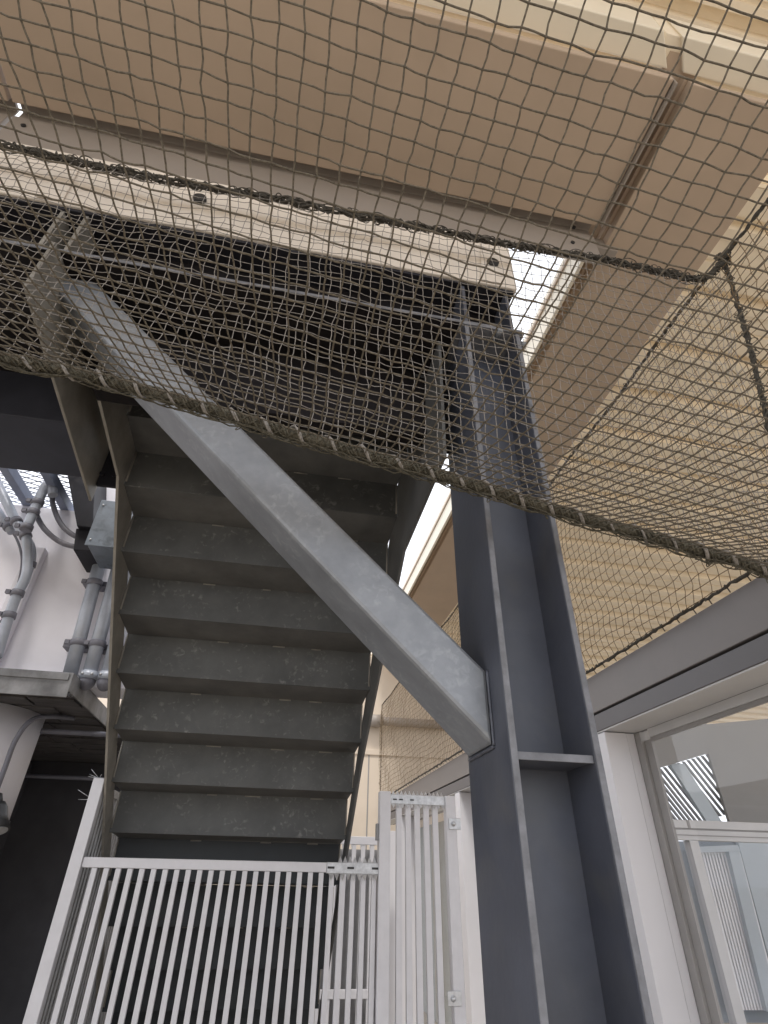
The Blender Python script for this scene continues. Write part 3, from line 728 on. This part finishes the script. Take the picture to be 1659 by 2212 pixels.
# overhead net: leaves the rope, sags a little and widens as it comes toward the viewer
tn = thing('overhead_net', 'coarse square mesh net stretched overhead toward the viewer, with thick twisted edge rope', 'net', (0, .5, 2.6))
xs_ = []; x = ROPE1[0].x
while x < ROPE1[-1].x: xs_.append(x); x += .0272
vs_ = [0.]
while vs_[-1] < 1.25: vs_.append(vs_[-1] + .043 - .017 * min(1, vs_[-1] / .9))
grid = []
for x in xs_:
    e = on_curve(ROPE1, x); row = []
    for v in vs_:
        p = Vector((.44 + (x - .44) * (1 + .49 * v) + .231 * v, e.y - v, e.z - .44 * v + .4965 * v * v))
        f = min(1, v * 4)
        p.z += f * .007 * wob(x * 2, v * 2, 1.)
        p.x += f * .006 * wob(v * 2, x * 2, 1.1); p.y += f * .005 * wob(x * 1.7 + 2, v * 2.3, 1.2)
        p += Vector((random.gauss(0, .0014), random.gauss(0, .0014), random.gauss(0, .0014)))
        row.append(p)
    grid.append(row)
net_mesh('mesh', grid, 'net', tn, [.0022 - .0006 * min(1, v / .9) for v in vs_], .0046, 5, .0008)
# thick edge rope: laid core, braid, lashing cord and loose ends below
rng = random.Random(11); mb = MB()
P = resample(ROPE1, .011)
def frame(P, k):
    t = (P[min(k + 1, len(P) - 1)] - P[max(k - 1, 0)]).normalized(); u = Vector((0, 0, 1)); u = (u - t * u.dot(t)).normalized(); return t, u, t.cross(u)
FR = [frame(P, k) for k in range(len(P))]
def helix(R0, pitch, ph, r, n=5, jit=.0, step=1, off=(0, 0)):
    pt = []
    for k in range(0, len(P), step):
        d = k * .011; an = ph + 2 * math.pi * d / pitch + .35 * math.sin(d * 7 + ph)
        rr = R0 * (1 + .13 * math.sin(d * 11 + ph * 3) + .07 * math.sin(d * 29 + ph))
        pt.append(P[k] + FR[k][1] * (math.cos(an) * rr + off[0]) + FR[k][2] * (math.sin(an) * rr + off[1]) + Vector((rng.gauss(0, jit), rng.gauss(0, jit), rng.gauss(0, jit))))
    mb.tube(pt, r, n)
mb.tube(P, [.0145 + .0015 * math.sin(k * .3) for k in range(len(P))], 8)
for q in range(7): helix(.0157, .085, q * 6.283 / 7, .0034, 4, .0006)
for q in range(4): helix(.0168, -.11, q * 6.283 / 4, .0026, 4, .0008)
mb.build('edge_rope', 'rope', tn)
mb = MB()
for q in range(2): helix(.0208, .095, q * .28, .0034, 5, .0003)
mb.build('lashing', 'net_fine', tn)
mb = MB()
for q in range(5): helix(.007, .16 + .02 * q, q * 1.3, .0020, 4, .0016, 2, (-.020 - .003 * q, .004 * (q - 2)))
for q in range(90):
    k = rng.randrange(2, len(P) - 3); c = P[k] + FR[k][1] * rng.uniform(-.024, .016); t_, u_, w_ = FR[k]
    L_ = rng.uniform(.008, .022)
    mb.tube(catmull([c, c - u_ * L_ * .7 + t_ * L_ * .6 * rng.choice((-1, 1)), c - u_ * L_ * rng.uniform(.6, 1.3) + w_ * rng.gauss(0, .006), c + t_ * rng.uniform(-.02, .02)], 4), .0016, 4)
mb.build('loose_twine', 'rope', tn)

# hanging net behind it (vertical)
YN = 1.2
r2px = [(-260, 262), (0, 312), (300, 378), (600, 430), (850, 480), (1100, 528), (1300, 560), (1430, 588), (1520, 602), (1565, 560)]
ROPE2 = catmull([PY(px, py, YN + .004) for px, py in r2px], 8)
tn = thing('hanging_net', 'fine square mesh net hanging between the scraggly upper rope and the thick lower rope', 'net', (0, YN, 3.3))
grid = []; x = ROPE2[0].x; sp = .041
cols = []
while x < 1.95: cols.append(x); x += sp
rows = 30
for x in cols:
    a = on_curve(ROPE2, x); b = on_curve(ROPE1, min(x * .97 + (0 if x < 1.4 else -(x - 1.4) * .6), ROPE1[-1].x))
    row = []
    for j in range(rows + 1):
        v = j / rows; p = a.lerp(b, v)
        p.y += .05 * math.sin(v * math.pi) * .5 + .012 * wob(x * 3, v * 4, 1)
        p.x += .012 * wob(v * 5, x * 3, 1.); p.z += .010 * wob(x * 3 + 1, v * 5, 1.3)
        p += Vector((random.gauss(0, .002), random.gauss(0, .002), random.gauss(0, .002))); row.append(p)
    grid.append(row)
net_mesh('mesh', grid, 'net_fine', tn, .00145, .0026, 4, .0013)
mb = bundle(MB(), ROPE2, .0135, .0042, 9, .13, loops=330, wrap=1, loop_r=.010, rng=random.Random(12), stretch=3.2)
mb.build('upper_rope', 'rope_dark', tn)
side = catmull([PY(1565, 560, YN), PY(1592, 650, YN), PY(1618, 740, YN), PY(1640, 830, YN), PY(1657, 900, YN), PY(1700, 1080, YN), PY(1745, 1258, YN)], 8)
mb = bundle(MB(), side, .008, .0042, 4, .09, loops=60, wrap=1, loop_r=.02, rng=random.Random(13))
mb.build('side_rope', 'rope_dark', tn)

# long net wall on the right, from the seam rope down to the facade beam
XW = 1.93
seam0 = PX(1565, 560, XW); zs1 = PX(830, 1520, XW)
tn = thing('side_net', 'long fine mesh net wall above the grey facade beam on the right', 'net', (XW, 5., 3.4))
ya, yb = .55, PX(826, 1600, XW).y
def ztop(y): return seam0.z + (zs1.z - seam0.z) * (y - seam0.y) / (yb - seam0.y) + .01 * math.sin(y * 5)
grid = []; y = ya; sp = .058
while y <= yb:
    row = []; zt_, zb_ = ztop(y), 2.715; n_ = 26
    for j in range(n_ + 1):
        v = j / n_; z = zt_ + (zb_ - zt_) * v
        w = .02 * wob(y * 1.3, v * 3, 1.2)
        p = Vector((XW - .02 - .05 * math.sin(v * math.pi) + .012 * wob(y * 2, v * 5, 1), y + w + .014 * math.sin(v * 26 + y * 3) * v * v, z + .012 * wob(y * 2.2, v * 4, 1)))
        p += Vector((random.gauss(0, .002), random.gauss(0, .003), random.gauss(0, .003)))
        row.append(p)
    grid.append(row); y += sp
net_mesh('mesh', grid, 'net_tan', tn, .0021, .0, 4, .0016)
seam = [Vector((XW - .015, ya + (yb - ya) * k / 120, ztop(ya + (yb - ya) * k / 120))) for k in range(121)]
bundle(MB(), seam, .0075, .0055, 3, .08, loops=40, loop_r=.014, rng=random.Random(14)).build('seam_rope', 'rope_dark', tn)
mb = MB(); rng = random.Random(15)
P = [Vector((XW - .018 + .004 * math.sin(k), ya + k * .03, 2.710 + .0025 * (1 if k % 2 else -1) + rng.gauss(0, .002))) for k in range(int((yb - ya) / .03))]
mb.tube(P, [rng.uniform(.006, .010) for _ in P], 5)
for k in range(0, len(P), 2): mb.octa(P[k] + Vector((-.004, rng.gauss(0, .006), rng.gauss(.002, .003))), rng.uniform(.008, .014))
for k in range(0, len(P), 4):
    mb.tube([P[k], P[k] + Vector((.02, .01, -.02))], .003, 4)
mb.build('bottom_rope', 'rope_dark', tn)
e = [Vector((XW - .02, yb, ztop(yb) + (2.71 - ztop(yb)) * k / 30)) for k in range(31)]
bundle(MB(), e, .006, .006, 3, .1, loops=14, loop_r=.02, rng=random.Random(16)).build('end_rope', 'rope_dark', tn)
# tie where the nets meet
c = PY(1565, 560, YN); mb = MB(); rng = random.Random(17)
for i in range(26):
    d = Vector((rng.gauss(0, 1), rng.gauss(0, .6), rng.gauss(0, 1))).normalized()
    q = [c + d * .01, c + d * .03 + Vector((rng.gauss(0, .012), 0, rng.gauss(0, .012))), c + d * rng.uniform(.03, .055), c + Vector((rng.gauss(0, .02), 0, rng.gauss(0, .02)))]
    mb.tube(catmull(q, 4), .0042, 4)
tag(mb.build('rope_knot', 'rope_dark'), 'dark tangled rope knot where the upper rope meets the side net', 'knot')

# ------------------------------------------------------------------ light
SUN_EL, SUN_AZ = R(58), R(205)      # sun behind the viewer
w = bpy.data.worlds.new('World'); S.world = w; w.use_nodes = True
nt = w.node_tree; bg = nt.nodes['Background']
sky = nt.nodes.new('ShaderNodeTexSky'); sky.sky_type = 'NISHITA'; sky.sun_disc = False
sky.sun_elevation = SUN_EL; sky.sun_rotation = SUN_AZ; sky.dust_density = 4.0; sky.air_density = 1.2; sky.ozone_density = 1.0
# bright hazy sky: thin white cloud over the blue
N = nt.nodes; L = nt.links
tc = N.new('ShaderNodeTexCoord'); cn = N.new('ShaderNodeTexNoise'); cn.inputs['Scale'].default_value = 3.5; cn.inputs['Detail'].default_value = 7
L.new(tc.outputs['Generated'], cn.inputs['Vector'])
cr = N.new('ShaderNodeMapRange'); cr.inputs['From Min'].default_value = .36; cr.inputs['From Max'].default_value = .60; cr.inputs['To Min'].default_value = .75; cr.inputs['To Max'].default_value = 1.0
L.new(cn.outputs['Fac'], cr.inputs['Value'])
mx = N.new('ShaderNodeMix'); mx.data_type = 'RGBA'; mx.inputs[7].default_value = (12.0, 12.2, 12.8, 1)
L.new(cr.outputs[0], mx.inputs[0]); L.new(sky.outputs[0], mx.inputs[6])
L.new(mx.outputs[2], bg.inputs['Color']); bg.inputs['Strength'].default_value = .12
sd = bpy.data.lights.new('sun', 'SUN'); sd.energy = 1.5; sd.angle = R(12); sd.color = (1, .95, .88)
so = bpy.data.objects.new('sun', sd); COL.objects.link(so)
# direction towards the sun: azimuth from +Y clockwise
sv = Vector((math.sin(SUN_AZ) * math.cos(SUN_EL), math.cos(SUN_AZ) * math.cos(SUN_EL), math.sin(SUN_EL)))
so.rotation_euler = sv.to_track_quat('Z', 'Y').to_euler()
so.location = (0, -5, 12)
S.view_settings.view_transform = 'Standard'; S.view_settings.look = 'None'; S.view_settings.gamma = 1
S.view_settings.exposure = 0.38
S.cycles.max_bounces = 10; S.cycles.diffuse_bounces = 6; S.cycles.transparent_max_bounces = 12
S.cycles.use_denoising = True
